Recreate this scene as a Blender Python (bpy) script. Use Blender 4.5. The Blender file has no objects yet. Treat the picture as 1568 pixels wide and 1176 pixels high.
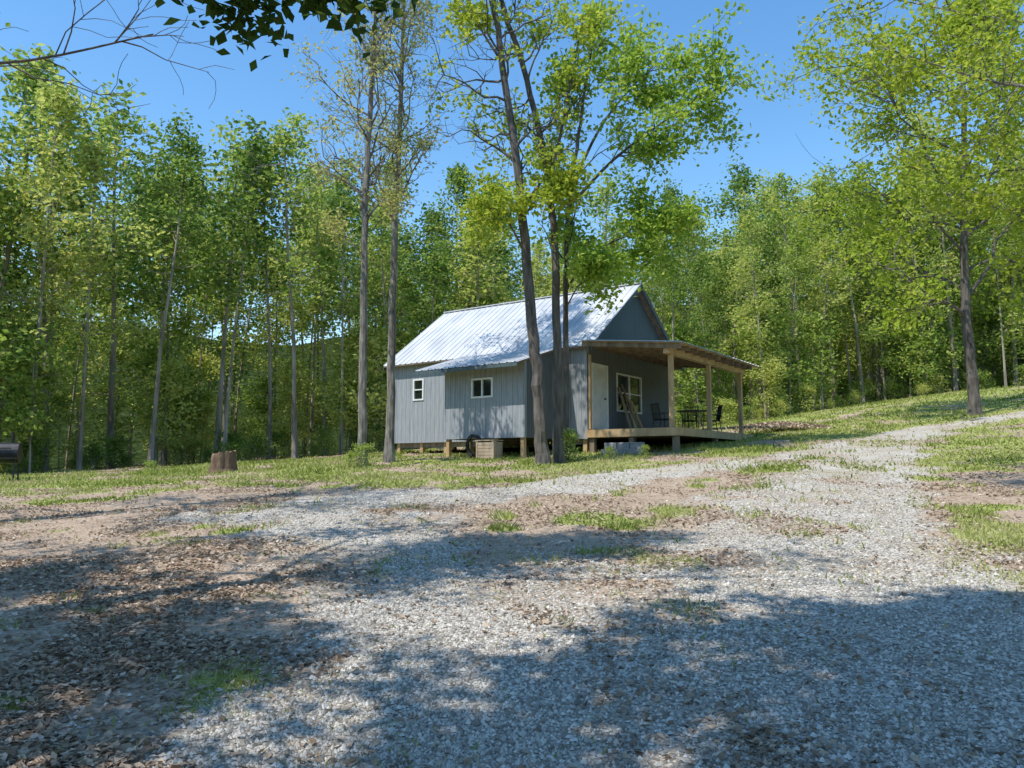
import bpy, math, numpy as np
from mathutils import Vector
R = np.random.default_rng(7)
scene = bpy.context.scene

# ---------------------------------------------------------------- helpers
def norm(v):
    v = np.asarray(v, float); return v/ (np.linalg.norm(v)+1e-9)

def vnoise(x, y, scale, seed=0):
    x = np.asarray(x, float)/scale+1000.3; y = np.asarray(y, float)/scale+1000.7
    xi = np.floor(x).astype(np.int64); yi = np.floor(y).astype(np.int64)
    fx = x-xi; fy = y-yi
    fx = fx*fx*(3-2*fx); fy = fy*fy*(3-2*fy)
    def h(a, b):
        n = (a*374761393 + b*668265263 + seed*1442695041) & 0x7fffffff
        n = ((n ^ (n >> 13))*1274126177) & 0x7fffffff
        return ((n ^ (n >> 16)) & 0xffff)/65535.0
    return (h(xi, yi)*(1-fx)+h(xi+1, yi)*fx)*(1-fy)+(h(xi, yi+1)*(1-fx)+h(xi+1, yi+1)*fx)*fy

def smooth(a, b, v):
    t = np.clip((v-a)/(b-a), 0, 1); return t*t*(3-2*t)

def backdrop_hill(x, y): return smooth(58, 115, np.hypot(np.asarray(x)*1.2, np.asarray(y)-5))  # added rise behind the forest, blocks sky showing between the trunks
def terrain(x, y):
    x = np.asarray(x, float); y = np.asarray(y, float)
    yc = np.clip(y, -40, 90)
    base = np.where(yc < 24, .083*yc, 2.0+.05*(yc-24))
    g = np.interp(x, [-90, -30, -15, -4, 2, 8, 15, 25, 60], [-2, -1.2, -.65, -.15, 0, .35, 1.0, 1.9, 3.2])
    z = base+g*np.clip(y/24, 0, 1.5)
    z = z+backdrop_hill(x, y)*(16+3*(vnoise(x, y, 14, 61)-.5)+2*(vnoise(x, y, 5, 62)-.5))
    z = z+(vnoise(x, y, 2.3, 3)-.5)*.10+(vnoise(x, y, .7, 4)-.5)*.035
    return z

def link(o, parent=None):
    scene.collection.objects.link(o)
    if parent is not None: o.parent = parent
    return o

def make_mesh(name, verts, facesets, mats, matidx=None, tint=None, smoothf=False):
    me = bpy.data.meshes.new(name)
    verts = np.asarray(verts, np.float32)
    me.vertices.add(len(verts)); me.vertices.foreach_set('co', verts.ravel())
    nl = sum(f.size for f in facesets); nf = sum(len(f) for f in facesets)
    me.loops.add(nl); me.loops.foreach_set('vertex_index', np.concatenate([f.ravel() for f in facesets]).astype(np.int32))
    tot = np.concatenate([np.full(len(f), f.shape[1]) for f in facesets]).astype(np.int32)
    start = np.concatenate([[0], np.cumsum(tot)[:-1]]).astype(np.int32)
    me.polygons.add(nf); me.polygons.foreach_set('loop_start', start)
    try: me.polygons.foreach_set('loop_total', tot)
    except Exception: pass
    for m in mats: me.materials.append(m)
    if matidx is not None: me.polygons.foreach_set('material_index', np.asarray(matidx, np.int32))
    me.update(calc_edges=True)
    me.polygons.foreach_set('use_smooth', np.full(nf, smoothf))
    if tint is not None:
        for k, v in (tint.items() if isinstance(tint, dict) else {'tint': tint}.items()):
            a = me.attributes.new(k, 'FLOAT', 'POINT'); a.data.foreach_set('value', np.asarray(v, np.float32))
    return me

# ---------------------------------------------------------------- materials
def mat(name):
    m = bpy.data.materials.new(name); m.use_nodes = True
    nt = m.node_tree; nt.nodes.clear()
    out = nt.nodes.new('ShaderNodeOutputMaterial')
    return m, nt, out
def N(nt, t, **kw):
    n = nt.nodes.new(t)
    for k, v in kw.items():
        if k in n.inputs: n.inputs[k].default_value = v
        else: setattr(n, k, v)
    return n
def ramp(nt, fac, stops):
    r = nt.nodes.new('ShaderNodeValToRGB'); e = r.color_ramp.elements
    while len(e) < len(stops): e.new(.5)
    for i, (p, c) in enumerate(stops):
        e[i].position = p; e[i].color = (c[0], c[1], c[2], 1)
    nt.links.new(fac, r.inputs[0]); return r.outputs[0]
def noise_mat(name, c1, c2, scale=6, rough=.8, stretch=(1, 1, 1), bump=.3, metal=0, detail=5, c3=None, bdist=.02):
    m, nt, out = mat(name)
    tc = N(nt, 'ShaderNodeTexCoord'); mp = N(nt, 'ShaderNodeMapping'); mp.inputs['Scale'].default_value = stretch
    nt.links.new(tc.outputs['Object'], mp.inputs[0])
    n = N(nt, 'ShaderNodeTexNoise', Scale=scale, Detail=detail); nt.links.new(mp.outputs[0], n.inputs['Vector'])
    st = [(.3, c1), (.7, c2)] if c3 is None else [(.3, c1), (.52, c2), (.7, c3)]
    col = ramp(nt, n.outputs[0], st)
    p = N(nt, 'ShaderNodeBsdfPrincipled', Roughness=rough, Metallic=metal)
    nt.links.new(col, p.inputs['Base Color'])
    b = N(nt, 'ShaderNodeBump', Strength=bump, Distance=bdist); nt.links.new(n.outputs[0], b.inputs['Height'])
    nt.links.new(b.outputs[0], p.inputs['Normal']); nt.links.new(p.outputs[0], out.inputs[0])
    return m

def leaf_mat(name, dark, mid, light, trans=.45, val=1.7):
    m, nt, out = mat(name)
    at = N(nt, 'ShaderNodeAttribute', attribute_name='tint')
    col = ramp(nt, at.outputs['Fac'], [(.1, dark), (.5, mid), (.9, light)])
    d = N(nt, 'ShaderNodeBsdfDiffuse'); nt.links.new(col, d.inputs['Color'])
    t = N(nt, 'ShaderNodeBsdfTranslucent')
    hs = N(nt, 'ShaderNodeHueSaturation', Hue=.488, Saturation=1.05, Value=val); nt.links.new(col, hs.inputs['Color'])
    nt.links.new(hs.outputs[0], t.inputs[0])
    mx = N(nt, 'ShaderNodeMixShader'); mx.inputs[0].default_value = trans
    nt.links.new(d.outputs[0], mx.inputs[1]); nt.links.new(t.outputs[0], mx.inputs[2]); nt.links.new(mx.outputs[0], out.inputs[0])
    return m

LEAF_FOREST = leaf_mat('forest_leaf', (.09, .16, .04), (.25, .36, .075), (.49, .51, .16), val=1.55)
LEAF_GREEN = leaf_mat('green_leaf', (.14, .24, .035), (.25, .38, .06), (.38, .47, .10), val=1.5)
LEAF_YELL = leaf_mat('young_leaf', (.28, .30, .08), (.42, .42, .14), (.52, .50, .20), val=1.4)
LEAF_LIME = leaf_mat('lime_leaf', (.21, .29, .035), (.34, .42, .06), (.46, .49, .10), val=1.5)
LEAF_DARK = leaf_mat('oak_leaf', (.03, .06, .015), (.05, .09, .02), (.09, .13, .03))
BARK = noise_mat('bark', (.06, .052, .042), (.19, .17, .145), 9, .9, (1, 1, .25), .9, c3=(.34, .31, .27), bdist=.04)
BARKF = noise_mat('forest_bark', (.15, .125, .095), (.40, .35, .28), 3, .9, (1, 1, .25), .3, bdist=.03, detail=2)
BARKD = noise_mat('dark_bark', (.04, .034, .03), (.17, .145, .12), 9, .9, (1, 1, .2), .9, bdist=.04)

def speck_mat(name, stops, trans=0, rough=.85):
    m, nt, out = mat(name)
    at = N(nt, 'ShaderNodeAttribute', attribute_name='tint')
    col = ramp(nt, at.outputs['Fac'], stops)
    p = N(nt, 'ShaderNodeBsdfDiffuse'); nt.links.new(col, p.inputs['Color'])
    if trans:
        t = N(nt, 'ShaderNodeBsdfTranslucent'); nt.links.new(col, t.inputs[0])
        mx = N(nt, 'ShaderNodeMixShader'); mx.inputs[0].default_value = trans
        nt.links.new(p.outputs[0], mx.inputs[1]); nt.links.new(t.outputs[0], mx.inputs[2]); nt.links.new(mx.outputs[0], out.inputs[0])
    else: nt.links.new(p.outputs[0], out.inputs[0])
    return m
GRAVEL_M = speck_mat('gravel_stone', [(0, (.20, .175, .145)), (.5, (.42, .385, .33)), (1, (.68, .64, .57))])
LITTER_M = speck_mat('dead_leaf', [(0, (.15, .10, .065)), (.4, (.36, .26, .18)), (.75, (.52, .41, .30)), (1, (.68, .57, .45))], .15)
GRASS_M = speck_mat('grass_blade', [(0, (.14, .19, .035)), (.45, (.28, .34, .075)), (.8, (.43, .44, .15)), (1, (.56, .50, .28))], .35)

# ---------------------------------------------------------------- ground masks
def seg_dist(x, y, pts, wid):
    best = np.full(np.shape(x), 1e9)
    for (a, b), w0, w1 in zip(zip(pts[:-1], pts[1:]), wid[:-1], wid[1:]):
        a = np.array(a, float); b = np.array(b, float); d = b-a
        t = np.clip(((x-a[0])*d[0]+(y-a[1])*d[1])/(d@d), 0, 1)
        dd = np.hypot(x-a[0]-t*d[0], y-a[1]-t*d[1])/(w0+(w1-w0)*t)
        best = np.minimum(best, dd)
    return best
STR = [([(-.1, -6), (-.1, 3), (-.8, 6.7), (-2.3, 10.4), (-3.7, 12.0)], [1.15, 1.15, 1.1, 1.5, 1.0], 1),
       ([(-4.2, 11.9), (-1.6, 13.6), (.9, 15.0), (3.4, 17.0), (8.2, 20.6), (13.7, 24.5), (22, 27)], [1.0, 1.3, 1.0, 1.05, 1.0, .85, .6], 1),
       ([(2.3, -6), (2.4, 4.8), (3.3, 8.8), (5.4, 13), (8.3, 18), (12, 23)], [1.5, 1.5, 1.6, 1.5, 1.2, .7], 1),
       ([(1.0, -6), (.9, 4), (.9, 7.5)], [2.6, 2.5, 1.4], .62)]
def gravel_mask(x, y):
    m = np.zeros(np.shape(x))
    wob = (vnoise(x, y, 1.1, 11)-.5)*.7+(vnoise(x, y, .35, 12)-.5)*.6
    for p, w, k in STR:
        m = np.maximum(m, k*(1-smooth(.5, 1.35, seg_dist(x, y, p, w)+wob)))
    holes = smooth(.62, .82, vnoise(x, y, 1.3, 14))*.55
    return np.clip(m-holes*m*smooth(3, 8, y), 0, 1)
def grass_mask(x, y):
    n = vnoise(x, y, 1.7, 21)*.45+vnoise(x, y, .5, 22)*.55
    reg = .78*smooth(12.5, 17.5, y+.10*np.abs(x+2)-(x < -3)*1.0)
    reg = np.maximum(reg, .82*smooth(5.0, 7.5, x-.25*y+1.2)*smooth(6, 9, y))
    reg = np.maximum(reg, .36*smooth(3.5, 5, x))
    reg = np.maximum(reg, .22)
    yl = np.interp(x, [-40, -17, -10, 0, 10, 16, 40], [19, 22, 25, 33, 40, 46, 55])
    reg = reg*(1-.75*smooth(0, 4, y-yl))
    m = smooth(.62-.45*reg, .86-.45*reg, n)
    return m*(1-.95*gravel_mask(x, y))

# ---------------------------------------------------------------- ground
n = 520
u = np.linspace(-1, 1, n)
gx = 4.0*np.sinh(u*math.asinh(500/4.0)); gy = 9+5.0*np.sinh(u*math.asinh(500/5.0))
X, Y = np.meshgrid(gx, gy); Z = terrain(X, Y)
V = np.stack([X.ravel(), Y.ravel(), Z.ravel()], 1)
i = np.arange(n-1); a = (i[:, None]*n+i[None, :]).ravel()
F = np.stack([a, a+1, a+n+1, a+n], 1)
gm, gnt, gout = mat('ground_surface')
tc = N(gnt, 'ShaderNodeTexCoord')
def gn(scale, detail=4, rough=.6):
    q = N(gnt, 'ShaderNodeTexNoise', Scale=scale, Detail=detail, Roughness=rough); gnt.links.new(tc.outputs['Object'], q.inputs['Vector']); return q.outputs[0]
def gv(scale):
    q = N(gnt, 'ShaderNodeTexVoronoi', Scale=scale); gnt.links.new(tc.outputs['Object'], q.inputs['Vector']); return q
def mth(op, a_, b_, c_=None):
    q = N(gnt, 'ShaderNodeMath', operation=op)
    for k, v in enumerate((a_, b_, c_)):
        if v is None: continue
        if isinstance(v, (int, float)): q.inputs[k].default_value = v
        else: gnt.links.new(v, q.inputs[k])
    return q.outputs[0]
def mixc(f, a_, b_, bt='MIX'):
    q = N(gnt, 'ShaderNodeMix', data_type='RGBA', blend_type=bt)
    if isinstance(f, float): q.inputs[0].default_value = f
    else: gnt.links.new(f, q.inputs[0])
    gnt.links.new(a_, q.inputs[6]); gnt.links.new(b_, q.inputs[7]); return q.outputs[2]
v1 = gv(26); v3 = gv(48)
sep = N(gnt, 'ShaderNodeSeparateColor'); gnt.links.new(v1.outputs['Color'], sep.inputs[0])
litter = ramp(gnt, sep.outputs[0], [(0, (.20, .145, .10)), (.45, (.39, .29, .21)), (1, (.55, .43, .33))])
soil = ramp(gnt, gn(1.7), [(.3, (.32, .24, .17)), (.7, (.50, .40, .30))])
litter = mixc(.5, litter, soil)
sep2 = N(gnt, 'ShaderNodeSeparateColor'); gnt.links.new(v3.outputs['Color'], sep2.inputs[0])
grav = ramp(gnt, sep2.outputs[0], [(0, (.29, .26, .22)), (.5, (.49, .455, .395)), (1, (.68, .64, .57))])
gravd = ramp(gnt, gn(1.1), [(.35, (.80, .73, .63)), (.65, (1, 1, 1))])
grav = mixc(1.0, grav, gravd, 'MULTIPLY')
grass = ramp(gnt, gn(9, 5, .75), [(.3, (.19, .23, .06)), (.5, (.31, .34, .10)), (.7, (.46, .43, .21))])
ag = N(gnt, 'ShaderNodeAttribute', attribute_name='gravel'); ar = N(gnt, 'ShaderNodeAttribute', attribute_name='grass'); ah = N(gnt, 'ShaderNodeAttribute', attribute_name='backdrop_hill')
n1 = gn(7, 6, .8)
fr = mth('MULTIPLY_ADD', n1, 1.1, -.55)
gfr = ramp(gnt, mth('ADD', ar.outputs['Fac'], fr), [(.3, (0, 0, 0)), (.7, (1, 1, 1))])
vf = ramp(gnt, mth('ADD', ag.outputs['Fac'], fr), [(.25, (0, 0, 0)), (.75, (1, 1, 1))])
col = mixc(gfr, litter, grass); col = mixc(vf, col, grav)
woods = ramp(gnt, gn(1.3, 6, .8), [(.35, (.01, .016, .006)), (.5, (.03, .046, .014)), (.65, (.07, .09, .03))])  # darkened green for the added rise, deepens the darkness between trunks
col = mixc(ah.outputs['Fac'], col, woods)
pr = N(gnt, 'ShaderNodeBsdfDiffuse'); gnt.links.new(col, pr.inputs['Color'])
bp = N(gnt, 'ShaderNodeBump', Strength=.8, Distance=.03); gnt.links.new(v1.outputs['Distance'], bp.inputs['Height'])
gnt.links.new(bp.outputs[0], pr.inputs['Normal']); gnt.links.new(pr.outputs[0], gout.inputs[0])
me = make_mesh('ground', V, [F], [gm], tint={'gravel': gravel_mask(X, Y).ravel(), 'grass': grass_mask(X, Y).ravel(), 'backdrop_hill': smooth(44, 54, np.hypot(X*1.2, Y-5)).ravel()}, smoothf=True)
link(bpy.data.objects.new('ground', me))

# ---------------------------------------------------------------- scatter
def polar(nn, d0, d1, half=48):
    d = d0*np.exp(R.random(nn)*math.log(d1/d0)); t = np.radians(R.uniform(-half, half, nn))
    return d*np.sin(t), d*np.cos(t)
def perp_frames(nrm):
    k = len(nrm); r = R.normal(size=(k, 3)); a_ = np.cross(nrm, r); a_ /= np.linalg.norm(a_, axis=1)[:, None]+1e-9
    return a_, np.cross(nrm, a_)
def leaf_quads(c, nrm, ln, wd):
    nrm = nrm/(np.linalg.norm(nrm, axis=1)[:, None]+1e-9); a_, b_ = perp_frames(nrm)
    ln = ln[:, None]; wd = wd[:, None]
    v = np.stack([c-a_*ln*.5, c+b_*wd*.5+nrm*ln*.10, c+a_*ln*.5, c-b_*wd*.5+nrm*ln*.10], 1)
    return v.reshape(-1, 3), np.arange(len(c)*4).reshape(-1, 4)
# pebbles
x, y = polar(230000, 2.2, 17)
k = R.random(len(x)) < gravel_mask(x, y)**1.2+.03; x, y = x[k], y[k]; m = len(x)
z = terrain(x, y)
octv = np.array([[1, 0, 0], [0, 1, 0], [-1, 0, 0], [0, -1, 0], [0, 0, .8], [0, 0, -.5]], float)
octf = np.array([[0, 1, 4], [1, 2, 4], [2, 3, 4], [3, 0, 4]])
s = R.uniform(.006, .015, m)*np.where(R.random(m) < .06, 1.6, 1)*(1+np.hypot(x, y)*.02)
an = R.random(m)*6.28; pv = octv[None]*R.uniform(.6, 1.3, (m, 6, 1))*s[:, None, None]
ca, sa = np.cos(an)[:, None], np.sin(an)[:, None]
pv = np.stack([pv[:, :, 0]*ca-pv[:, :, 1]*sa, pv[:, :, 0]*sa+pv[:, :, 1]*ca, pv[:, :, 2]], 2)
pv += np.stack([x, y, z+s*.15], 1)[:, None]
pf = (octf[None]+6*np.arange(m)[:, None, None]).reshape(-1, 3)
link(bpy.data.objects.new('gravel', make_mesh('gravel', pv.reshape(-1, 3), [pf], [GRAVEL_M], tint=np.repeat(R.random(m), 6))))
# litter
x, y = polar(300000, 2.2, 36)
gmk = gravel_mask(x, y)
dens = (1-.93*smooth(.2, .95, gmk))*(1-.6*grass_mask(x, y))*(.15+.85*smooth(.35, .65, vnoise(x, y, .8, 31)))*np.where(np.abs(x-.9) < 2.6, .6, .98)
k = R.random(len(x)) < dens; x, y = x[k], y[k]; m = len(x)
nr = R.normal(size=(m, 3))*.35+[0, 0, 1]; ln = R.uniform(.028, .062, m)*(1+.02*y)
lv, lf = leaf_quads(np.stack([x, y, terrain(x, y)+.006+R.random(m)*.014], 1), nr, ln, ln*R.uniform(.4, .75, m))
link(bpy.data.objects.new('leaf_litter', make_mesh('leaf_litter', lv, [lf], [LITTER_M], tint=np.repeat(np.clip(R.normal(.5, .25, m), 0, 1), 4))))
# grass
x, y = polar(430000, 2.6, 55)
gmk = grass_mask(x, y)
k = R.random(len(x)) < gmk*.9+.004; x, y = x[k], y[k]; m = len(x)
h = R.uniform(.03, .09, m)*(.4+1.1*vnoise(x, y, .8, 41))*(1+.012*y)*np.where(y < 8, .65, 1); w = .003+.0009*y
an = R.random(m)*6.28; lean = R.normal(size=(m, 2))*h[:, None]*.6
b = np.stack([x, y, terrain(x, y)-.005], 1); dx = np.stack([np.cos(an)*w, np.sin(an)*w, 0*w], 1)
gvx = np.stack([b-dx, b+dx, b+np.stack([lean[:, 0], lean[:, 1], h], 1)], 1).reshape(-1, 3)
link(bpy.data.objects.new('grass', make_mesh('grass', gvx, [np.arange(3*m).reshape(-1, 3)], [GRASS_M], tint=np.repeat(np.clip(R.normal(.52, .22, m)+(vnoise(x, y, 1.5, 5)-.5)*.8, 0, 1), 3))))

# ---------------------------------------------------------------- trees
class Buf:
    def __init__(s): s.v = []; s.f = []; s.n = 0
    def tube(s, P, r, sides):
        P = np.asarray(P, float); k = len(P)
        T = np.gradient(P, axis=0); T /= np.linalg.norm(T, axis=1)[:, None]+1e-9
        ref = np.array([1, 0, 0]) if abs(T[0, 0]) < .8 else np.array([0, 1, 0])
        A = np.cross(T, ref); A /= np.linalg.norm(A, axis=1)[:, None]+1e-9; B = np.cross(T, A)
        th = np.arange(sides)/sides*2*math.pi
        ring = P[:, None]+(A[:, None]*np.cos(th)[None, :, None]+B[:, None]*np.sin(th)[None, :, None])*np.asarray(r)[:, None, None]
        i = np.arange(k-1)[:, None]*sides; j = np.arange(sides)[None]; j2 = (j+1) % sides
        f = np.stack([i+j, i+j2, i+sides+j2, i+sides+j], -1).reshape(-1, 4)+s.n
        s.v.append(ring.reshape(-1, 3)); s.f.append(f); s.n += k*sides

def grow(B, rng, p, d, L, r, lvl, mx, anch, up, nch, wig=.28, lite=False):
    k = (4 if lite else 6) if lvl == 1 else (2 if lite else 4)
    P = [np.array(p, float)]; D = []
    d = norm(d)
    for _ in range(k):
        d = norm(d+rng.normal(0, wig, 3)+[0, 0, up]); D.append(d); P.append(P[-1]+d*L/k)
    B.tube(P, np.linspace(r, max(r*.3, .004), k+1), (4 if lite else 6) if lvl == 1 else 4 if (lvl == 2 and not lite) else 3)
    if lvl >= mx:
        for q in P[1:]: anch.append(q)
        if lite: anch.append((P[0]+P[1])/2); anch.append((P[1]+P[2])/2)
        return
    for c in range(nch[lvl] if lvl < len(nch) else 4):
        t = rng.uniform(.25, 1)*k; i = min(int(t), k-1); pos = P[i]+(P[i+1]-P[i])*(t-i)
        rd = rng.normal(size=3); rd -= D[i]*(rd@D[i]); rd = norm(rd)
        grow(B, rng, pos, D[i]*.75+rd*.8, L*rng.uniform(.35, .6), r*.45, lvl+1, mx, anch, up*.6, nch, wig, lite)

def catmull(P, per=5):
    P = np.asarray(P, float); Q = np.vstack([2*P[0]-P[1], P, 2*P[-1]-P[-2]]); out = []
    for i in range(1, len(Q)-2):
        for t in np.arange(per)/per:
            a0, a1, a2, a3 = Q[i-1:i+3]
            out.append(.5*(2*a1+(a2-a0)*t+(2*a0-5*a1+4*a2-a3)*t*t+(3*a1-a0-3*a2+a3)*t**3))
    out.append(P[-1]); return np.array(out)

def tree_data(seed, trunk, r0, rtop, cb, limb_len, nl, nch, mx, leaves_per, leaf, sig, extra=(), up=.08, sides=10, rise=(.2, .9), tbias=0, flare=1.35, keep=1.0, lite=False, grp=4):
    rng = np.random.default_rng(seed); B = Buf(); anch = []
    T = catmull(trunk, 2 if lite else 6); zz = T[:, 2]; tt = (zz-zz[0])/(zz[-1]-zz[0])
    rad = r0+(rtop-r0)*tt**.9
    rad *= 1+(flare-1)*np.exp(-(zz-zz[0])/.25)
    T[1:, :2] += rng.normal(0, r0*.10, (len(T)-1, 2))
    T2 = np.vstack([T[0]-[0, 0, .4], T]); B.tube(T2, np.concatenate([[rad[0]], rad]), sides)
    az = rng.uniform(0, 6.28)
    for q in range(nl):
        f = cb+(1-cb)*(q+rng.random())/nl; az += 2.4+rng.normal(0, .4)
        pos = np.array([np.interp(f, tt, T[:, c_]) for c_ in range(3)])
        prof = math.sin(min(1, (f-cb)/(1-cb)*.8+.25)*math.pi)**.6 if f < .98 else .4
        e = rng.uniform(*rise)+.5*f
        grow(B, rng, pos, [math.cos(az), math.sin(az), e], limb_len*prof*rng.uniform(.7, 1.15), max(np.interp(f, tt, rad)*.42, .012), 1, mx, anch, up, nch, lite=lite)
    if keep < 1 and anch:
        anch = [q for g in range(0, len(anch), grp) if rng.random() < keep for q in anch[g:g+grp]]
    for e in extra:
        pts = catmull(e['p'], 4); kk = len(pts)
        B.tube(pts, np.linspace(e['r'], e['r']*.3, kk), 7)
        for c in range(e.get('n', 10)):
            t = rng.uniform(e.get('t0', .35), 1)*(kk-1); i = min(int(t), kk-2); pos = pts[i]+(pts[i+1]-pts[i])*(t-i)
            D = norm(pts[i+1]-pts[i]); rd = rng.normal(size=3); rd -= D*(rd@D); rd = norm(rd)
            grow(B, rng, pos, D*.6+rd+[0, 0, e.get('droop', 0)], e.get('l', 1.2)*rng.uniform(.6, 1.2), e['r']*.35, 2, mx, anch if e.get('leafy', True) else [], e.get('up', .03), nch)
    anch = np.array(anch)
    mt = rng.normal(.5, .16, len(anch)); K = leaves_per
    c = np.repeat(anch, K, 0)+rng.normal(0, sig, (len(anch)*K, 3))*[1, 1, .75]
    nr = rng.normal(size=(len(c), 3))+[0, 0, .9]
    ln = rng.uniform(.7, 1.3, len(c))*leaf
    lv, lf = leaf_quads(c, nr, ln, ln*.62)
    tint = np.repeat(np.clip(np.repeat(mt, K)+rng.normal(0, .13, len(c))+tbias, 0, 1), 4)
    Vb = np.concatenate(B.v); Fb = np.concatenate(B.f)
    return np.vstack([Vb, lv]), np.vstack([Fb, lf+len(Vb)]), np.concatenate([np.zeros(len(Fb)), np.ones(len(lf))]), np.concatenate([np.zeros(len(Vb)), tint])
def rel(pts):
    b = np.array([pts[0][0], pts[0][1], float(terrain(pts[0][0], pts[0][1]))])
    P = [np.array([0, 0, 0.])]+[np.array(p)-b for p in pts[1:]]; return b, P
def hero(name, pts, bark, lmat, extra=(), **kw):
    b, P = rel(pts)
    ex = [dict(e, p=[np.array(q)-b for q in e['p']]) for e in extra]
    v_, f_, mi_, ti_ = tree_data(trunk=P, extra=ex, **kw)
    o = link(bpy.data.objects.new(name, make_mesh(name, v_, [f_], [bark, lmat], matidx=mi_, tint=ti_))); o.location = b; return o

hero('tulip_tree', [(-4.05, 21, 0), (-4.1, 21, 5.4), (-4.12, 21.1, 8.4), (-4.05, 21, 11.1), (-3.88, 21, 15), (-3.6, 21, 19.5)],
     seed=11, r0=.13, rtop=.03, cb=.36, limb_len=2.3, nl=36, nch=[0, 6, 4], mx=3, leaves_per=4, leaf=.11, sig=.15, bark=BARK, lmat=LEAF_YELL, keep=.45, rise=(.5, 1.4),
     extra=[dict(p=[(-4.1, 21, 9.2), (-4.9, 21, 9.7), (-6.0, 21, 10.1), (-7.2, 21, 10.0)], r=.03, n=9, l=1.0, leafy=False),
            dict(p=[(-4.1, 21, 7.4), (-4.6, 20.8, 7.9), (-5.1, 20.7, 8.0)], r=.02, n=5, l=.6), dict(p=[(-4.1, 21, 8.6), (-3.7, 20.6, 8.9), (-3.3, 20.4, 8.8)], r=.02, n=5, l=.6)])
hero('tulip_tree', [(-3.56, 22.5, 0), (-3.53, 22.5, 5.7), (-3.5, 22.5, 8.8), (-3.41, 22.5, 11.8), (-3.35, 22.5, 16), (-3.3, 22.5, 20)],
     seed=12, r0=.14, rtop=.03, cb=.38, limb_len=2.3, nl=34, nch=[0, 6, 4], mx=3, leaves_per=4, leaf=.11, sig=.15, bark=BARK, lmat=LEAF_YELL, keep=.32, rise=(.6, 1.6))
hero('maple_tree', [(.80, 20, 0), (.70, 20, 3.4), (.53, 20, 5.3), (.23, 20, 8.8), (-.25, 20, 12.5), (-.52, 20, 14.4), (-.9, 20, 18)],
     seed=21, r0=.18, rtop=.05, cb=.40, limb_len=2.1, nl=18, nch=[0, 5, 4], mx=3, leaves_per=9, leaf=.15, sig=.2, bark=BARKD, lmat=LEAF_LIME, keep=.15,
     extra=[dict(p=[(.35, 20, 7.2), (-.1, 19.8, 8.0), (-.7, 19.6, 8.4)], r=.035, n=9, l=.9),
            dict(p=[(.3, 20, 8.2), (.8, 19.7, 8.8), (1.2, 19.5, 8.9)], r=.03, n=10, l=.8),
            dict(p=[(-.3, 20, 12.6), (-.9, 20, 13.6), (-1.3, 20, 14.6)], r=.04, n=6, l=.9)])
hero('maple_tree', [(1.25, 20.6, 0), (1.2, 20.6, 4), (1.18, 20.6, 7.2), (.92, 20.6, 10), (.29, 20.6, 12.8), (-.3, 20.6, 14.8), (-.7, 20.6, 18)],
     seed=22, r0=.14, rtop=.05, cb=.45, limb_len=2.1, nl=16, nch=[0, 5, 4], mx=3, leaves_per=9, leaf=.15, sig=.2, bark=BARKD, lmat=LEAF_LIME, keep=.15,
     extra=[dict(p=[(1.1, 20.6, 9.6), (1.6, 20.4, 12), (2.0, 20.4, 14.2)], r=.05, n=7, l=1.1)])
hero('maple_tree', [(1.43, 21.2, 0), (1.5, 21.2, 4), (1.5, 21.2, 6.4), (1.6, 21.2, 8.9), (1.9, 21.2, 11), (2.2, 21.2, 13), (2.5, 21.2, 15)],
     seed=23, r0=.10, rtop=.03, cb=.40, limb_len=1.9, nl=14, nch=[0, 5, 4], mx=3, leaves_per=11, leaf=.16, sig=.22, bark=BARKD, lmat=LEAF_GREEN, keep=.26, tbias=.1,
     extra=[dict(p=[(1.6, 21.2, 8.9), (2.9, 21.2, 10.3), (4.4, 21, 11.4), (5.8, 21, 12.4)], r=.055, n=19, l=1.5, t0=.3),
            dict(p=[(1.6, 21.2, 9.3), (2.5, 21.2, 11.2), (3.4, 21.2, 12.4), (4.2, 21.2, 13.2)], r=.05, n=12, l=1.4, t0=.35),
            dict(p=[(1.5, 21.2, 6.5), (2.2, 21.3, 7.5), (3.2, 21.4, 8.1), (4.2, 21.5, 8.3)], r=.04, n=20, l=1.25, t0=.25),
            dict(p=[(1.5, 21.2, 6.0), (1.9, 20.6, 6.6), (2.5, 20.2, 6.7)], r=.025, n=8, l=.7, t0=.3)])
hero('maple_tree', [(16.2, 27, 0), (16.15, 27, 5), (16.1, 27, 7.5), (16.4, 27, 13), (16.7, 27, 18.5)],
     seed=31, r0=.2, rtop=.05, cb=.22, limb_len=5.6, nl=26, nch=[0, 7, 5], mx=3, leaves_per=9, leaf=.19, sig=.28, bark=BARKD, lmat=LEAF_LIME, keep=.58, tbias=-.12)
hero('hickory_tree', [(11.4, 11.0, 0), (11.4, 11, 5), (11.2, 11, 9), (11, 11, 14)],
     seed=41, r0=.2, rtop=.06, cb=.5, limb_len=4.2, nl=12, nch=[0, 5, 4], mx=3, leaves_per=7, leaf=.095, sig=.16, bark=BARK, lmat=LEAF_LIME, keep=.6, tbias=-.1,
     extra=[dict(p=[(11.4, 11, 6), (9.4, 11, 7.0), (7.4, 11.2, 7.4), (5.9, 11.2, 7.9)], r=.03, n=24, l=1.4, up=.05),
            dict(p=[(11.4, 11, 5), (9.6, 11.4, 5.6), (8.0, 11.8, 5.6), (6.8, 12, 6.0)], r=.022, n=18, l=1.2, droop=-.1),
            dict(p=[(11.4, 11, 7), (9.6, 12.0, 8.6), (7.8, 12.6, 9.4), (6.4, 13, 10)], r=.03, n=20, l=1.5)])
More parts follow.
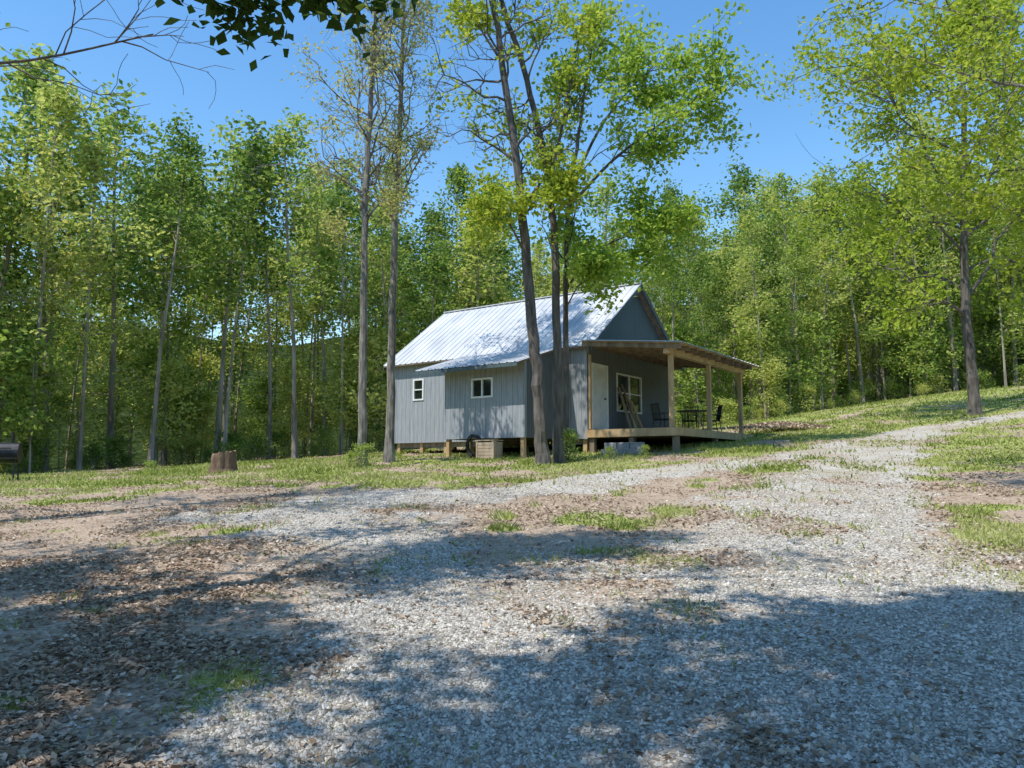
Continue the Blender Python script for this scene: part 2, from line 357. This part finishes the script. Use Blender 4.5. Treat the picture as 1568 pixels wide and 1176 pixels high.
hero('oak_tree', [(-6.2, 4.2, 0), (-6.2, 4.2, 4), (-6.1, 4.2, 7), (-6, 4.2, 12)],
     seed=42, r0=.22, rtop=.07, cb=.62, limb_len=4.4, nl=12, nch=[0, 6, 4], mx=3, leaves_per=12, leaf=.14, sig=.18, bark=BARKD, lmat=LEAF_DARK, keep=.5, grp=24,
     extra=[dict(p=[(-6.1, 4.2, 5.6), (-4.4, 5.4, 6.5), (-2.9, 6.3, 6.4), (-1.5, 6.7, 6.1)], r=.03, n=6, l=.65, t0=.45, droop=-.5, up=-.12)])
hero('walnut_tree', [(-10.2, 9.6, 0), (-10.2, 9.6, 4), (-10.1, 9.6, 8), (-10, 9.6, 14)],
     seed=43, r0=.24, rtop=.07, cb=.55, limb_len=4.5, nl=14, nch=[0, 5, 4], mx=3, leaves_per=7, leaf=.12, sig=.2, bark=BARKD, lmat=LEAF_DARK, keep=.4,
     extra=[dict(p=[(-10.2, 9.6, 6.0), (-8.4, 9.9, 6.9), (-6.6, 10, 7.1), (-5.0, 10.2, 7.6)], r=.035, n=12, l=1.5, leafy=False)])
for s_, (tx, ty, hh, rr) in enumerate([(-3.6, -1.0, 13, 4.6), (1.6, -2.0, 13, 4.8), (-9.5, 1.0, 13, 4.6), (5.8, .6, 12, 4.2), (-1.5, -6, 14, 5), (6.5, -6, 14, 5), (-1.2, 1.2, 11, 3.6)]):
    hero('oak_tree', [(tx, ty, 0), (tx, ty, 4), (tx+.2, ty+.2, 8), (tx, ty+.3, hh)], seed=50+s_, r0=.2, rtop=.06, cb=.48, limb_len=rr, nl=17,
         nch=[0, 6, 4], mx=3, leaves_per=17, leaf=.17, sig=.14, bark=BARKD, lmat=LEAF_DARK, keep=.42, grp=16)

# ---------------------------------------------------------------- distant forest: one mesh
FM = []
for q in range(10):
    rng = np.random.default_rng(200+q); hh = rng.uniform(14, 17.5)
    bx, by = rng.normal(0, .35, 2); bare = q >= 7
    FM.append(tree_data(100+q, [(0, 0, 0), (bx*.3, by*.3, hh*.35), (bx, by, hh*.7), (bx*1.3, by*1.3, hh)], rng.uniform(.07, .15), .03,
              rng.choice([.25, .35, .5]) if not bare else .5, rng.uniform(2.1, 3.2)*(.75 if bare else 1), 21, [0, 5], 2, 7 if not bare else 4, .24, .34, sides=6, up=.05, rise=(.1, .8), tbias=.15 if q in (2, 5, 8) else 0, lite=True))
UM = [tree_data(140+q, [(0, 0, 0), (.1, 0, 2), (.2, .1, 4.5)], .035, .01, .2, 1.5, 12, [0, 4], 2, 8, .17, .25, sides=5, tbias=.15, lite=True) for q in range(4)]
SM = [tree_data(160+q, [(0, 0, 0), (0, 0, .4), (.05, 0, .9)], .015, .006, .05, .7, 12, [0, 4], 2, 5, .09, .12, sides=4, tbias=.1, lite=True) for q in range(3)]
yl_x = [-60, -40, -22, -15.5, -10, -5, 0, 8, 14, 20, 28, 50]; yl_y = [8, 14, 23, 29, 35, 40, 42, 42, 41, 45, 44, 40]
def tl(x): return np.interp(x, yl_x, yl_y)
rf = np.random.default_rng(5); pts = []
AV = []; AF = []; AM = []; AT = []; base = 0
def put(d, x, y, s):
    global base
    v_, f_, mi_, ti_ = d; a_ = rf.uniform(0, 6.28); c_, s_ = math.cos(a_), math.sin(a_); sz = s*rf.uniform(.9, 1.08); s = s*rf.uniform(.85, 1.25)
    w_ = np.stack([(v_[:, 0]*c_-v_[:, 1]*s_)*s+x, (v_[:, 0]*s_+v_[:, 1]*c_)*s+y, v_[:, 2]*sz+float(terrain(x, y))-.05], 1)
    AV.append(w_.astype(np.float32)); AF.append((f_+base).astype(np.int32)); AM.append(mi_.astype(np.int32)); AT.append(np.clip(ti_+rf.uniform(-.30, .36)-(.06 if x < -6 else 0), 0, 1).astype(np.float32)); base += len(v_)
cnt = tries = 0
while cnt < 275 and tries < 40000:
    tries += 1
    x = rf.uniform(-46, 48); off = rf.random()**1.35*27; y = tl(x)+off
    if abs(x)/max(y, 1) > .95 and rf.random() < .75: continue
    mind = 1.5 if off < 10 else 2.2
    if any((x-a)**2+(y-b)**2 < mind**2 for a, b in pts): continue
    pts.append((x, y)); cnt += 1
    sc = rf.uniform(.66, 1.05)*(1.05 if x < -9 else 1)
    if 0 < x < 18: sc *= .84
    put(FM[rf.choice(10, p=[.08]*7+[.14, .15, .15])], x, y, sc)
for q in range(150):
    x = rf.uniform(-40, 44); y = tl(x)-.5+rf.random()**1.3*20
    put(UM[rf.integers(4)], x, y, rf.uniform(.6, 1.5))
for q in range(240):
    x = rf.uniform(-36, 40); y = tl(x)-1.0+rf.random()**1.3*12
    put(SM[rf.integers(3)], x, y, rf.uniform(.4, 1.3))
link(bpy.data.objects.new('forest', make_mesh('forest', np.concatenate(AV), [np.concatenate(AF)], [BARKF, LEAF_FOREST], matidx=np.concatenate(AM), tint=np.concatenate(AT))))
wm = make_mesh('weed', SM[1][0], [SM[1][1]], [BARKF, LEAF_FOREST], matidx=SM[1][2], tint=SM[1][3])
for (x, y, s_) in [(-4.0, 20.5, .55), (-4.35, 20.8, .35), (1.55, 20.9, .7), (-9.5, 20.5, .35), (3.6, 20.9, .3), (2.6, 20.7, .3)]:
    o = link(bpy.data.objects.new('weed_plant', wm)); o.location = (x, y, float(terrain(x, y))); o.scale = (s_, s_, s_); o.rotation_euler[2] = x*3

# ---------------------------------------------------------------- cabin
cabin = link(bpy.data.objects.new('cabin', None)); cabin.location = (2.34, 24, 0); cabin.rotation_euler[2] = math.radians(-35.7)
def siding(name, c1, c2, horizontal=False):
    m, nt, out = mat(name); tc = N(nt, 'ShaderNodeTexCoord'); s_ = N(nt, 'ShaderNodeSeparateXYZ'); nt.links.new(tc.outputs['Object'], s_.inputs[0])
    def M(op, a_, b_):
        q = N(nt, 'ShaderNodeMath', operation=op)
        for k_, v_ in enumerate((a_, b_)):
            if isinstance(v_, (int, float)): q.inputs[k_].default_value = v_
            else: nt.links.new(v_, q.inputs[k_])
        return q.outputs[0]
    t = s_.outputs[2] if horizontal else M('ADD', s_.outputs[0], s_.outputs[1])
    fr_ = M('FRACT', M('MULTIPLY', t, 1/.203), 0.0)
    groove = M('LESS_THAN', fr_, .06)
    mp = N(nt, 'ShaderNodeMapping'); mp.inputs['Scale'].default_value = (.4, .4, 6) if horizontal else (6, 6, .4); nt.links.new(tc.outputs['Object'], mp.inputs[0])
    n_ = N(nt, 'ShaderNodeTexNoise', Scale=3.0, Detail=6, Roughness=.7); nt.links.new(mp.outputs[0], n_.inputs['Vector'])
    c = ramp(nt, n_.outputs[0], [(.3, c1), (.7, c2)])
    mx = N(nt, 'ShaderNodeMix', data_type='RGBA'); nt.links.new(groove, mx.inputs[0]); nt.links.new(c, mx.inputs[6]); mx.inputs[7].default_value = (c1[0]*.65, c1[1]*.65, c1[2]*.65, 1)
    p = N(nt, 'ShaderNodeBsdfPrincipled', Roughness=.75); nt.links.new(mx.outputs[2], p.inputs['Base Color'])
    h_ = M('SUBTRACT', n_.outputs[0], M('MULTIPLY', groove, 2.0)); b_ = N(nt, 'ShaderNodeBump', Strength=.5, Distance=.01); nt.links.new(h_, b_.inputs['Height'])
    nt.links.new(b_.outputs[0], p.inputs['Normal']); nt.links.new(p.outputs[0], out.inputs[0]); return m
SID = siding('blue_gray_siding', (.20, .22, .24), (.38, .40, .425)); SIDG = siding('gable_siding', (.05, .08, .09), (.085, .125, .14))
SIDD = siding('shaded_siding', (.085, .095, .105), (.145, .16, .17))  # darker copy of the siding: shade on these walls put into the colour
LUM = noise_mat('new_lumber', (.36, .23, .11), (.56, .40, .21), 5, .7, (1, 1, .3), .2)
PLY = noise_mat('plywood', (.30, .22, .15), (.48, .37, .27), 5, .7, (1, 1, .3), .2)
OLDW = noise_mat('weathered_lumber', (.13, .10, .07), (.30, .23, .16), 6, .85, (1, 1, .3), .3)
WHITE = noise_mat('white_paint', (.66, .67, .66), (.76, .77, .76), 4, .5, bump=.03)
DOORM = noise_mat('door_paint', (.55, .55, .53), (.66, .66, .63), 3, .5, bump=.03)
DARKM = noise_mat('black_metal', (.015, .015, .017), (.04, .04, .042), 8, .45, bump=.1, metal=.3)
CONC = noise_mat('concrete', (.22, .21, .20), (.36, .35, .33), 14, .9, bump=.5)
ROOF = noise_mat('galvanised_roof', (.44, .455, .475), (.66, .67, .685), 1.3, .5, (1, .5, .5), .03, metal=.1)
GL, gn_, go_ = mat('window_glass'); p = N(gn_, 'ShaderNodeBsdfPrincipled', Roughness=.04); p.inputs['Base Color'].default_value = (.012, .015, .017, 1); p.inputs['Specular IOR Level'].default_value = .8; gn_.links.new(p.outputs[0], go_.inputs[0])
def boxes(name, lst, m, parent=cabin, bevel=0.0):
    vs = []; fs = []
    for q, (x0, x1, y0, y1, z0, z1) in enumerate(lst):
        vs += [(x0, y0, z0), (x1, y0, z0), (x1, y1, z0), (x0, y1, z0), (x0, y0, z1), (x1, y0, z1), (x1, y1, z1), (x0, y1, z1)]
        fs.append(np.array([[0, 3, 2, 1], [4, 5, 6, 7], [0, 1, 5, 4], [1, 2, 6, 5], [2, 3, 7, 6], [3, 0, 4, 7]])+8*q)
    o = link(bpy.data.objects.new(name, make_mesh(name, vs, [np.vstack(fs)], [m])), parent)
    if bevel: b_ = o.modifiers.new('bevel', 'BEVEL'); b_.width = bevel; b_.segments = 2
    return o
def wall(name, axis, pos, a0, a1, z0, z1, ops, m, th=.12):
    L = []
    ed = sorted({a0, a1} | {e for o in ops for e in o[:2]})
    for e0, e1 in zip(ed[:-1], ed[1:]):
        oo = [o for o in ops if o[0] <= e0+1e-6 and o[1] >= e1-1e-6]
        spans = [(z0, z1)] if not oo else [(z0, oo[0][2]), (oo[0][3], z1)]
        for s0, s1 in spans:
            if s1-s0 > .01: L.append((e0, e1, pos, pos+th, s0, s1) if axis == 'x' else (pos-th, pos, e0, e1, s0, s1))
    return boxes(name, L, m)
def window(name, axis, pos, a0, a1, z0, z1, mull, out=.03, rail=False, w=.045):
    fr_ = []; gl = []
    def add(l, u0, u1, p0, p1, s0, s1):
        l.append((u0, u1, p0, p1, s0, s1) if axis == 'x' else (p0, p1, u0, u1, s0, s1))
    sgn = -1 if axis == 'x' else 1
    pa, pb = sorted((pos+sgn*out, pos-sgn*.06))
    add(fr_, a0-.02, a0+w, pa, pb, z0-.02, z1+.02); add(fr_, a1-w, a1+.02, pa, pb, z0-.02, z1+.02)
    add(fr_, a0+w, a1-w, pa, pb, z0-.02, z0+w-.01); add(fr_, a0+w, a1-w, pa, pb, z1-w+.01, z1+.02)
    for mu in mull:
        c = a0+(a1-a0)*mu; add(fr_, c-.025, c+.025, pa+.005, pb, z0+w-.01, z1-w+.01)
    if rail:
        zc = (z0+z1)/2; prev = a0+w
        for mu in list(mull)+[None]:
            nx = a1-w if mu is None else a0+(a1-a0)*mu-.025
            add(fr_, prev, nx, pa+.008, pb, zc-.02, zc+.02); prev = nx+.05
    boxes(name+'_frame', fr_, WHITE)
    g0, g1 = sorted((pos-sgn*.03, pos-sgn*.045)); add(gl, a0+.02, a1-.02, g0, g1, z0+.02, z1-.02); boxes(name+'_glass', gl, GL)
ZB, ZE, ZR, ZF, W = 2.47, 5.53, 7.93, 2.76, 6.5
LX = -8.3
wall('side_wall', 'x', 0, LX, 0, ZB, ZE, [(-7.33, -6.84, 4.03, 4.78)], SID)
wall('back_side_wall', 'x', W-.12, LX, 0, ZB, ZE, [], SID)
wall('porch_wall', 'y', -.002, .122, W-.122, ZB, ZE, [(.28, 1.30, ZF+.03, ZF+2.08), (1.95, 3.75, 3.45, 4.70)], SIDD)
wall('end_wall', 'y', LX+.12, .122, W-.122, ZB, ZE, [], SID)
boxes('cabin_floor', [(LX+.13, -.13, .13, W-.13, ZB+.02, ZF)], OLDW)
window('small_window', 'x', 0, -7.33, -6.84, 4.03, 4.78, [], rail=True)
window('porch_window', 'y', 0, 1.95, 3.75, 3.45, 4.70, [.5], rail=True)
boxes('door', [(-.06, -.02, .34, 1.24, ZF+.04, ZF+2.03)]+[(-.02, -.008, .42+.42*i_, .74+.42*i_, ZF+.15+.95*j_, ZF+.95+.95*j_) for i_ in (0, 1) for j_ in (0, 1)], DOORM)
boxes('door_frame', [(-.07, .025, .24, .34, ZF, ZF+2.12), (-.07, .025, 1.24, 1.34, ZF, ZF+2.12), (-.07, .025, .34, 1.24, ZF+2.03, ZF+2.12)], WHITE)
boxes('door_knob', [(-.02, .05, 1.12, 1.17, ZF+1.0, ZF+1.05)], DARKM, bevel=.015)
boxes('corner_trim', [(-.10, .012, -.014, .10, ZB-.01, ZE-.05), (LX-.012, LX+.1, -.014, .10, ZB-.01, ZE-.05)], SID)
for nm, xo in (('porch_gable', 0.02), ('rear_gable', LX)):
    x0, x1 = (xo-.12, xo) if nm == 'porch_gable' else (xo, xo+.12)
    V_ = [(x, yy, zz_) for x in (x0, x1) for yy, zz_ in ((0.01, ZE+.001), (W-.01, ZE+.001), (W/2, ZR-.04))]
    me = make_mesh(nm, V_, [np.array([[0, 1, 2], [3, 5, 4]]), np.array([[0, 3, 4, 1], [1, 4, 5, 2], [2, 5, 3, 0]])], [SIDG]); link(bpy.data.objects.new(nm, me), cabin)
def ribbed(name, p0, e, s, pitch=.28, hh=.028, m=ROOF):
    p0, e, s = map(lambda q: np.array(q, float), (p0, e, s)); L = np.linalg.norm(e); ed = e/L; nrm = norm(np.cross(e, s)); 
    if nrm[2] < 0: nrm = -nrm
    ts = []; hs = []; t = 0
    while t < L:
        for dt, h_ in ((0, 0), (.02, hh), (.05, hh), (.07, 0), (pitch/2+.03, 0), (pitch/2+.04, hh*.3), (pitch/2+.055, 0)):
            if t+dt <= L: ts.append(t+dt); hs.append(h_)
        t += pitch
    ts.append(L); hs.append(0); ts = np.array(ts); hs = np.array(hs)
    A = p0+ed*ts[:, None]+nrm*hs[:, None]; V_ = np.vstack([A, A+s]); k_ = len(ts); i_ = np.arange(k_-1)
    o = link(bpy.data.objects.new(name, make_mesh(name, V_, [np.stack([i_, i_+1, i_+k_+1, i_+k_], 1)], [m])), cabin); return o
sl = (ZR-ZE)/(W/2); ov = .28; rk = .35
ribbed('roof_front', (LX-rk, W/2, ZR+.03), (-LX+2*rk, 0, 0), (0, -(W/2+ov), -sl*(W/2+ov)))
ribbed('roof_back', (LX-rk, W/2, ZR+.03), (-LX+2*rk, 0, 0), (0, (W/2+ov), -sl*(W/2+ov)))
def slab(name, a, b, c, d, th, m):
    P = np.array([a, b, c, d], float); V_ = np.vstack([P, P-[0, 0, th]])
    link(bpy.data.objects.new(name, make_mesh(name, V_, [np.array([[0, 1, 2, 3], [7, 6, 5, 4], [0, 4, 5, 1], [1, 5, 6, 2], [2, 6, 7, 3], [3, 7, 4, 0]])], [m])), cabin)
for sg, nm in ((-1, 'front'), (1, 'back')):
    ye = W/2+sg*(W/2+ov-.01); ze = ZR-sl*(W/2+ov-.01)
    slab('roof_sheathing_'+nm, (LX-rk+.02, W/2, ZR+.015), (rk-.02, W/2, ZR+.015), (rk-.02, ye, ze+.015), (LX-rk+.02, ye, ze+.015), .04, OLDW)
    for xx, n2 in ((rk-.03, 'a'), (LX-rk, 'b')):
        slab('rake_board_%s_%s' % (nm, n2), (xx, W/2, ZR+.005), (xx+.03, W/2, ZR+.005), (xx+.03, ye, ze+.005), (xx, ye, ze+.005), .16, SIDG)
boxes('ridge_cap', [(LX-rk, rk, W/2-.1, W/2+.1, ZR+.03, ZR+.065)], ROOF)
# bump-out
bx0, bx1, by, ZBE = -4.06, -.95, -2.06, 4.78
wall('bump_front_wall', 'x', by, bx0, bx1, ZB, ZBE, [(-2.94, -2.13, 3.74, 4.32)], SID)
window('slider_window', 'x', by, -2.94, -2.13, 3.74, 4.32, [.5])
for nm, x0, x1 in (('bump_side_wall_r', bx1-.12, bx1), ('bump_side_wall_l', bx0, bx0+.12)):
    V_ = [(x, yy, zz_) for x in (x0, x1) for yy, zz_ in ((by+.121, ZB), (-.002, ZB), (-.002, ZE-.12), (by+.121, ZBE))]
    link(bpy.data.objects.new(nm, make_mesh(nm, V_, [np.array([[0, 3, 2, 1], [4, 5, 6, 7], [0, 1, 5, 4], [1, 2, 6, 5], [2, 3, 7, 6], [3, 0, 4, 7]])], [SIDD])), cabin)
s0 = (ZE-.14-ZBE)/2.06
yo = by-.62; zo = ZBE+.05-.62*s0
ribbed('bump_roof', (bx0-.75, -.02, ZE-.07), (bx1-bx0+.95, 0, 0), (0, yo+.02, zo-(ZE-.07)))
slab('bump_roof_sheathing', (bx0-.73, -.02, ZE-.085), (bx1+.18, -.02, ZE-.085), (bx1+.18, yo+.01, zo-.015), (bx0-.73, yo+.01, zo-.015), .05, OLDW)
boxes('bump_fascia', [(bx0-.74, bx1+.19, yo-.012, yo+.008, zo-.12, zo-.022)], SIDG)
boxes('bump_floor', [(bx0+.13, bx1-.13, by+.13, -.01, ZB+.02, ZF)], OLDW)
# porch
PD, PW = 2.79, 5.95
boxes('porch_deck', [(.01+.143*i_, .01+.143*i_+.137, -.05, PW+.4, ZF-.055, ZF-.02) for i_ in range(21)], LUM)
boxes('deck_rim', [(.0, 3.02, -.09, -.052, ZF-.26, ZF-.03), (3.022, 3.06, -.09, PW+.44, ZF-.26, ZF-.03), (0, 3.02, PW+.402, PW+.44, ZF-.26, ZF-.03)], LUM)
boxes('deck_joists', [(.02, 3.01, yy, yy+.04, ZF-.25, ZF-.058) for yy in np.arange(.3, 6.1, .5)], OLDW)
boxes('porch_posts', [(PD-.065, PD+.065, yy-.065, yy+.065, ZF-.02, 4.88) for yy in (.07, 2.98, PW-.05)]+[(.06, .13, -.02, .07, ZF, 5.1)], LUM, bevel=.006)
boxes('porch_beam', [(PD-.09, PD+.09, -.25, PW+.25, 4.88, 5.09)], LUM)
zr0, zr1, xq = 5.50, 5.14, 3.3
def zroof(x): return zr0+(zr1-zr0)*x/xq
rl = np.arange(-.3, 6.4, .61)
for i_, yy in enumerate(rl):
    slab('rafter_%d' % i_, (.005, yy, zroof(0)-.03), (xq-.03, yy, zroof(xq-.03)-.03), (xq-.03, yy+.04, zroof(xq-.03)-.03), (.005, yy+.04, zroof(0)-.03), .14, OLDW)
slab('porch_sheathing', (.005, -.36, zroof(0)-.012), (xq, -.36, zroof(xq)-.012), (xq, 6.42, zroof(xq)-.012), (.005, 6.42, zroof(0)-.012), .016, LUM)
ribbed('porch_roof', (.01, -.40, zroof(0)), (0, 6.86, 0), (xq+.04, 0, zr1-zr0))
pl = []
for xx in np.linspace(LX+.15, -.15, 8):
    for yy in (.1, W/2, W-.2): pl.append((xx-.07, xx+.07, yy, yy+.14, 1.2, ZB-.001))
for xx in (bx0+.1, -3.1, -2.1, bx1-.12): pl.append((xx-.06, xx+.06, by+.05, by+.18, 1.2, ZB-.001))
boxes('piers', pl, LUM)
boxes('deck_piers', [(xx-.08, xx+.08, yy, yy+.16, 1.2, ZF-.26) for xx in (.15, 1.5, 2.9) for yy in (0, 3, 6)], OLDW)
boxes('floor_beams', [(LX+.05, -.05, .13, .2, ZB-.17, ZB-.003)], OLDW)
# ---- objects near the cabin
def at_cabin(name, x, y, z, rz=0):
    o = link(bpy.data.objects.new(name, None)); th = math.radians(-35.7); o.location = (2.34+x*math.cos(th)-y*math.sin(th), 24+x*math.sin(th)+y*math.cos(th), z); o.rotation_euler[2] = th+rz; return o
def gz(x, y):
    th = math.radians(-35.7); return float(terrain(2.34+x*math.cos(th)-y*math.sin(th), 24+x*math.sin(th)+y*math.cos(th)))
e = at_cabin('concrete_block_steps', 1.5, -.55, gz(1.5, -.55))
blk = []
for i_ in range(3):
    for lv_ in range(2):
        for r_ in range(2-lv_): blk.append((-.62+.42*i_, -.62+.42*i_+.40, -.2+.21*r_+(.21 if lv_ else 0), -.01+.21*r_+(.21 if lv_ else 0), -.03+.2*lv_, .165+.2*lv_))
boxes('blocks', blk, CONC, e, .012)
e = at_cabin('wooden_crate', -1.95, -2.45, gz(-1.95, -2.45))
boxes('panels', [(-.34, .34, -.22, -.2, .02+.10*i_, .11+.10*i_) for i_ in range(5)]+[(.32, .34, -.199, .2, .02+.10*i_, .11+.10*i_) for i_ in range(5)]+[(-.34, -.32, -.199, .2, .02+.10*i_, .11+.10*i_) for i_ in range(5)]+[(-.33, -.27, -.235, -.221, 0, .54), (.27, .33, -.235, -.221, 0, .54)]+[(-.36, .36, -.25, .22, .545, .57)], PLY, e)
e = at_cabin('garden_hose', -2.72, -2.16, 2.26)
B = Buf()
for k_, (rr, oo) in enumerate([(.27, 0), (.25, .03), (.29, -.035), (.23, .015), (.28, .045)]):
    t = np.linspace(0, 2*math.pi, 33); B.tube(np.stack([rr*np.cos(t)+oo*.4, np.full(33, -.03*k_), rr*1.15*np.sin(t)], 1), np.full(33, .022), 6)
B.tube([(.2, 0, -.2), (.4, -.2, -.36), (.1, -.5, -.40), (-.5, -.4, -.40)], [.015]*4, 6)
link(bpy.data.objects.new('coil', make_mesh('coil', np.concatenate(B.v), [np.concatenate(B.f)], [DARKM], smoothf=True)), e)
boxes('hanger', [(-.03, .03, -.04, .1, .2, .3)], OLDW, e)
e = at_cabin('lumber_planks', .3, 2.1, ZF-.018)
for i_, (yy, tp, wd) in enumerate([(-.35, .15, .14), (0, .3, .19), (.3, -.3, .1), (.55, .1, .14)]):
    hh_ = [1.5, 1.25, 1.6, 1.1][i_]
    V_ = [(x_+dx_, y_, z_) for z_, x_, yo_ in ((0, .28, yy), (hh_, -.24, yy+tp)) for dx_, y_ in ((0, yo_), (.035, yo_), (.035, yo_+wd), (0, yo_+wd))]
    link(bpy.data.objects.new('plank_%d' % i_, make_mesh('plank', V_, [np.array([[0, 3, 2, 1], [4, 5, 6, 7], [0, 1, 5, 4], [1, 2, 6, 5], [2, 3, 7, 6], [3, 0, 4, 7]])], [LUM if i_ % 2 else OLDW])), e)
e = at_cabin('patio_table', 1.9, 3.7, ZF-.018)
B = Buf()
B.tube([(0, 0, .70), (0, 0, .701), (0, 0, .73), (0, 0, .731)], [.01, .5, .5, .01], 24)
for k_ in range(4):
    a_ = k_*math.pi/2+.78; B.tube([(.4*math.cos(a_), .4*math.sin(a_), 0), (.3*math.cos(a_), .3*math.sin(a_), .4), (.42*math.cos(a_), .42*math.sin(a_), .70)], [.014]*3, 6)
link(bpy.data.objects.new('table_frame', make_mesh('table', np.concatenate(B.v), [np.concatenate(B.f)], [DARKM])), e)
for cx, cy, rz in ((1.1, 3.1, -.6), (2.2, 4.7, 2.2), (1.5, 4.5, 3.4)):
    e = at_cabin('patio_chair', cx, cy, ZF-.018, rz); B = Buf()
    for sx in (-.24, .24):
        B.tube([(sx, .24, 0), (sx, .22, .44), (sx, -.2, .42), (sx*1.02, -.30, .95)], [.014]*4, 6); B.tube([(sx, -.26, 0), (sx, -.2, .42)], [.014]*2, 6)
        B.tube([(sx, .22, .44), (sx, .24, .64), (sx, -.23, .64)], [.014]*3, 6)
    B.tube([(-.245, -.30, .95), (.245, -.30, .95)], [.014]*2, 6)
    for k_ in range(7): B.tube([(-.24, .2-.06*k_, .435), (.24, .2-.06*k_, .435)], [.02]*2, 4)
    for k_ in range(8): B.tube([(-.2+.057*k_, -.21, .45), (-.2+.057*k_, -.30, .94)], [.012]*2, 4)
    link(bpy.data.objects.new('chair_frame', make_mesh('chair', np.concatenate(B.v), [np.concatenate(B.f)], [DARKM])), e)

# ---- tree stump
STB = noise_mat('stump_bark', (.06, .035, .022), (.24, .155, .10), 7, .95, (1, 1, .3), 1.0, bdist=.06)
def stump(x, y, r, h, nm='tree_stump'):
    rng = np.random.default_rng(78); nn = 40; th = np.linspace(0, 2*math.pi, nn, endpoint=False); lob = 1+.06*np.sin(3*th+1)+.04*np.sin(7*th)+rng.normal(0, .02, nn)
    Vs = []
    for zz_, s_ in ((-.15, 1.35), (0, 1.25), (.1, 1.08), (.25, 1.0), (h*.8, .97), (h, .92)):
        top = (rng.normal(0, .02, nn)+.05*np.cos(th)) if zz_ == h else 0
        Vs.append(np.stack([r*s_*lob*np.cos(th), r*s_*lob*np.sin(th), zz_+top+0*th], 1))
    Vs = np.vstack(Vs+[np.array([[0, 0, h]])]); f = []
    for i_ in range(5):
        for j_ in range(nn): f.append((i_*nn+j_, i_*nn+(j_+1) % nn, (i_+1)*nn+(j_+1) % nn, (i_+1)*nn+j_))
    tf = np.array([(5*nn+j_, 5*nn+(j_+1) % nn, 6*nn) for j_ in range(nn)])
    cut = noise_mat('stump_cut', (.16, .10, .06), (.34, .23, .15), 12, .9)
    o = link(bpy.data.objects.new(nm, make_mesh(nm, Vs, [np.array(f), tf], [STB, cut], matidx=[0]*len(f)+[1]*nn))); o.location = (x, y, float(terrain(x, y)))
stump(-7.8, 21, .32, .52)
# ---- barrel smoker at far left
e = link(bpy.data.objects.new('barrel_smoker', None)); e.location = (-13.7, 20.8, float(terrain(-13.7, 20.8))); e.rotation_euler[2] = .35
B = Buf(); B.tube([(-.45, 0, .78), (-.449, 0, .78), (.449, 0, .78), (.45, 0, .78)], [.01, .28, .28, .01], 20)
for sx in (-.38, .38):
    for sy in (-.2, .2): B.tube([(sx, sy*1.3, 0), (sx, sy, .6)], [.02, .02], 6)
B.tube([(.25, 0, 1.0), (.25, 0, 1.35)], [.04, .04], 8); B.tube([(-.3, -.3, .9), (.3, -.3, .9)], [.015]*2, 6)
link(bpy.data.objects.new('barrel', make_mesh('barrel', np.concatenate(B.v), [np.concatenate(B.f)], [DARKM])), e)
boxes('shelf', [(-.45, .45, -.52, -.3, .62, .65)], DARKM, e)
# ---- low heap of dead leaves right of porch
rb = np.random.default_rng(9)
cx, cy = 10.3, 29.5; zc = float(terrain(cx, cy))
m = 5000; a_ = rb.uniform(0, 6.28, m); rr = np.abs(rb.normal(0, .85, m)); c = np.stack([rr*1.9*np.cos(a_), rr*np.sin(a_), .34*np.exp(-rr*rr/1.3)*rb.uniform(.7, 1, m)], 1)
lv, lf = leaf_quads(c, rb.normal(size=(m, 3))+[0, 0, 1.2], rb.uniform(.07, .13, m), rb.uniform(.05, .09, m))
o = link(bpy.data.objects.new('leaf_pile', make_mesh('leaf_pile', lv, [lf], [LITTER_M], tint=np.repeat(rb.random(m), 4)))); o.location = (cx, cy, zc)

# ---------------------------------------------------------------- light, sky, camera
EL = math.radians(59); hx, hy = norm([-.78, -.62])
sd = Vector((hx*math.cos(EL), hy*math.cos(EL), math.sin(EL)))
sun = bpy.data.lights.new('sun', 'SUN'); sun.energy = 5.0; sun.angle = math.radians(.5); sun.color = (1, .955, .88)
so = link(bpy.data.objects.new('sun', sun)); so.rotation_euler = (-sd).to_track_quat('-Z', 'Y').to_euler()
w = bpy.data.worlds.new('World'); scene.world = w; w.use_nodes = True; nt = w.node_tree; nt.nodes.clear()
sk = nt.nodes.new('ShaderNodeTexSky'); sk.sky_type = 'NISHITA'; sk.sun_disc = False; sk.sun_elevation = EL; sk.sun_rotation = math.atan2(hx, hy); sk.dust_density = .2; sk.ozone_density = 2.0; sk.air_density = 1.3
hs = nt.nodes.new('ShaderNodeHueSaturation'); hs.inputs['Saturation'].default_value = 1.27; hs.inputs['Value'].default_value = 1.5
bg = nt.nodes.new('ShaderNodeBackground'); bg.inputs[1].default_value = .15; ou = nt.nodes.new('ShaderNodeOutputWorld')
nt.links.new(sk.outputs[0], hs.inputs['Color']); nt.links.new(hs.outputs[0], bg.inputs[0]); nt.links.new(bg.outputs[0], ou.inputs[0])
cam = bpy.data.cameras.new('camera'); cam.lens = 36*1184/1568; cam.sensor_width = 36; cam.clip_end = 3000
co = link(bpy.data.objects.new('camera', cam)); co.location = (0, 0, 1.6); co.rotation_euler = (math.radians(96.12), 0, 0)
scene.camera = co
scene.view_settings.view_transform = 'Standard'; scene.view_settings.look = 'None'; scene.view_settings.exposure = 0
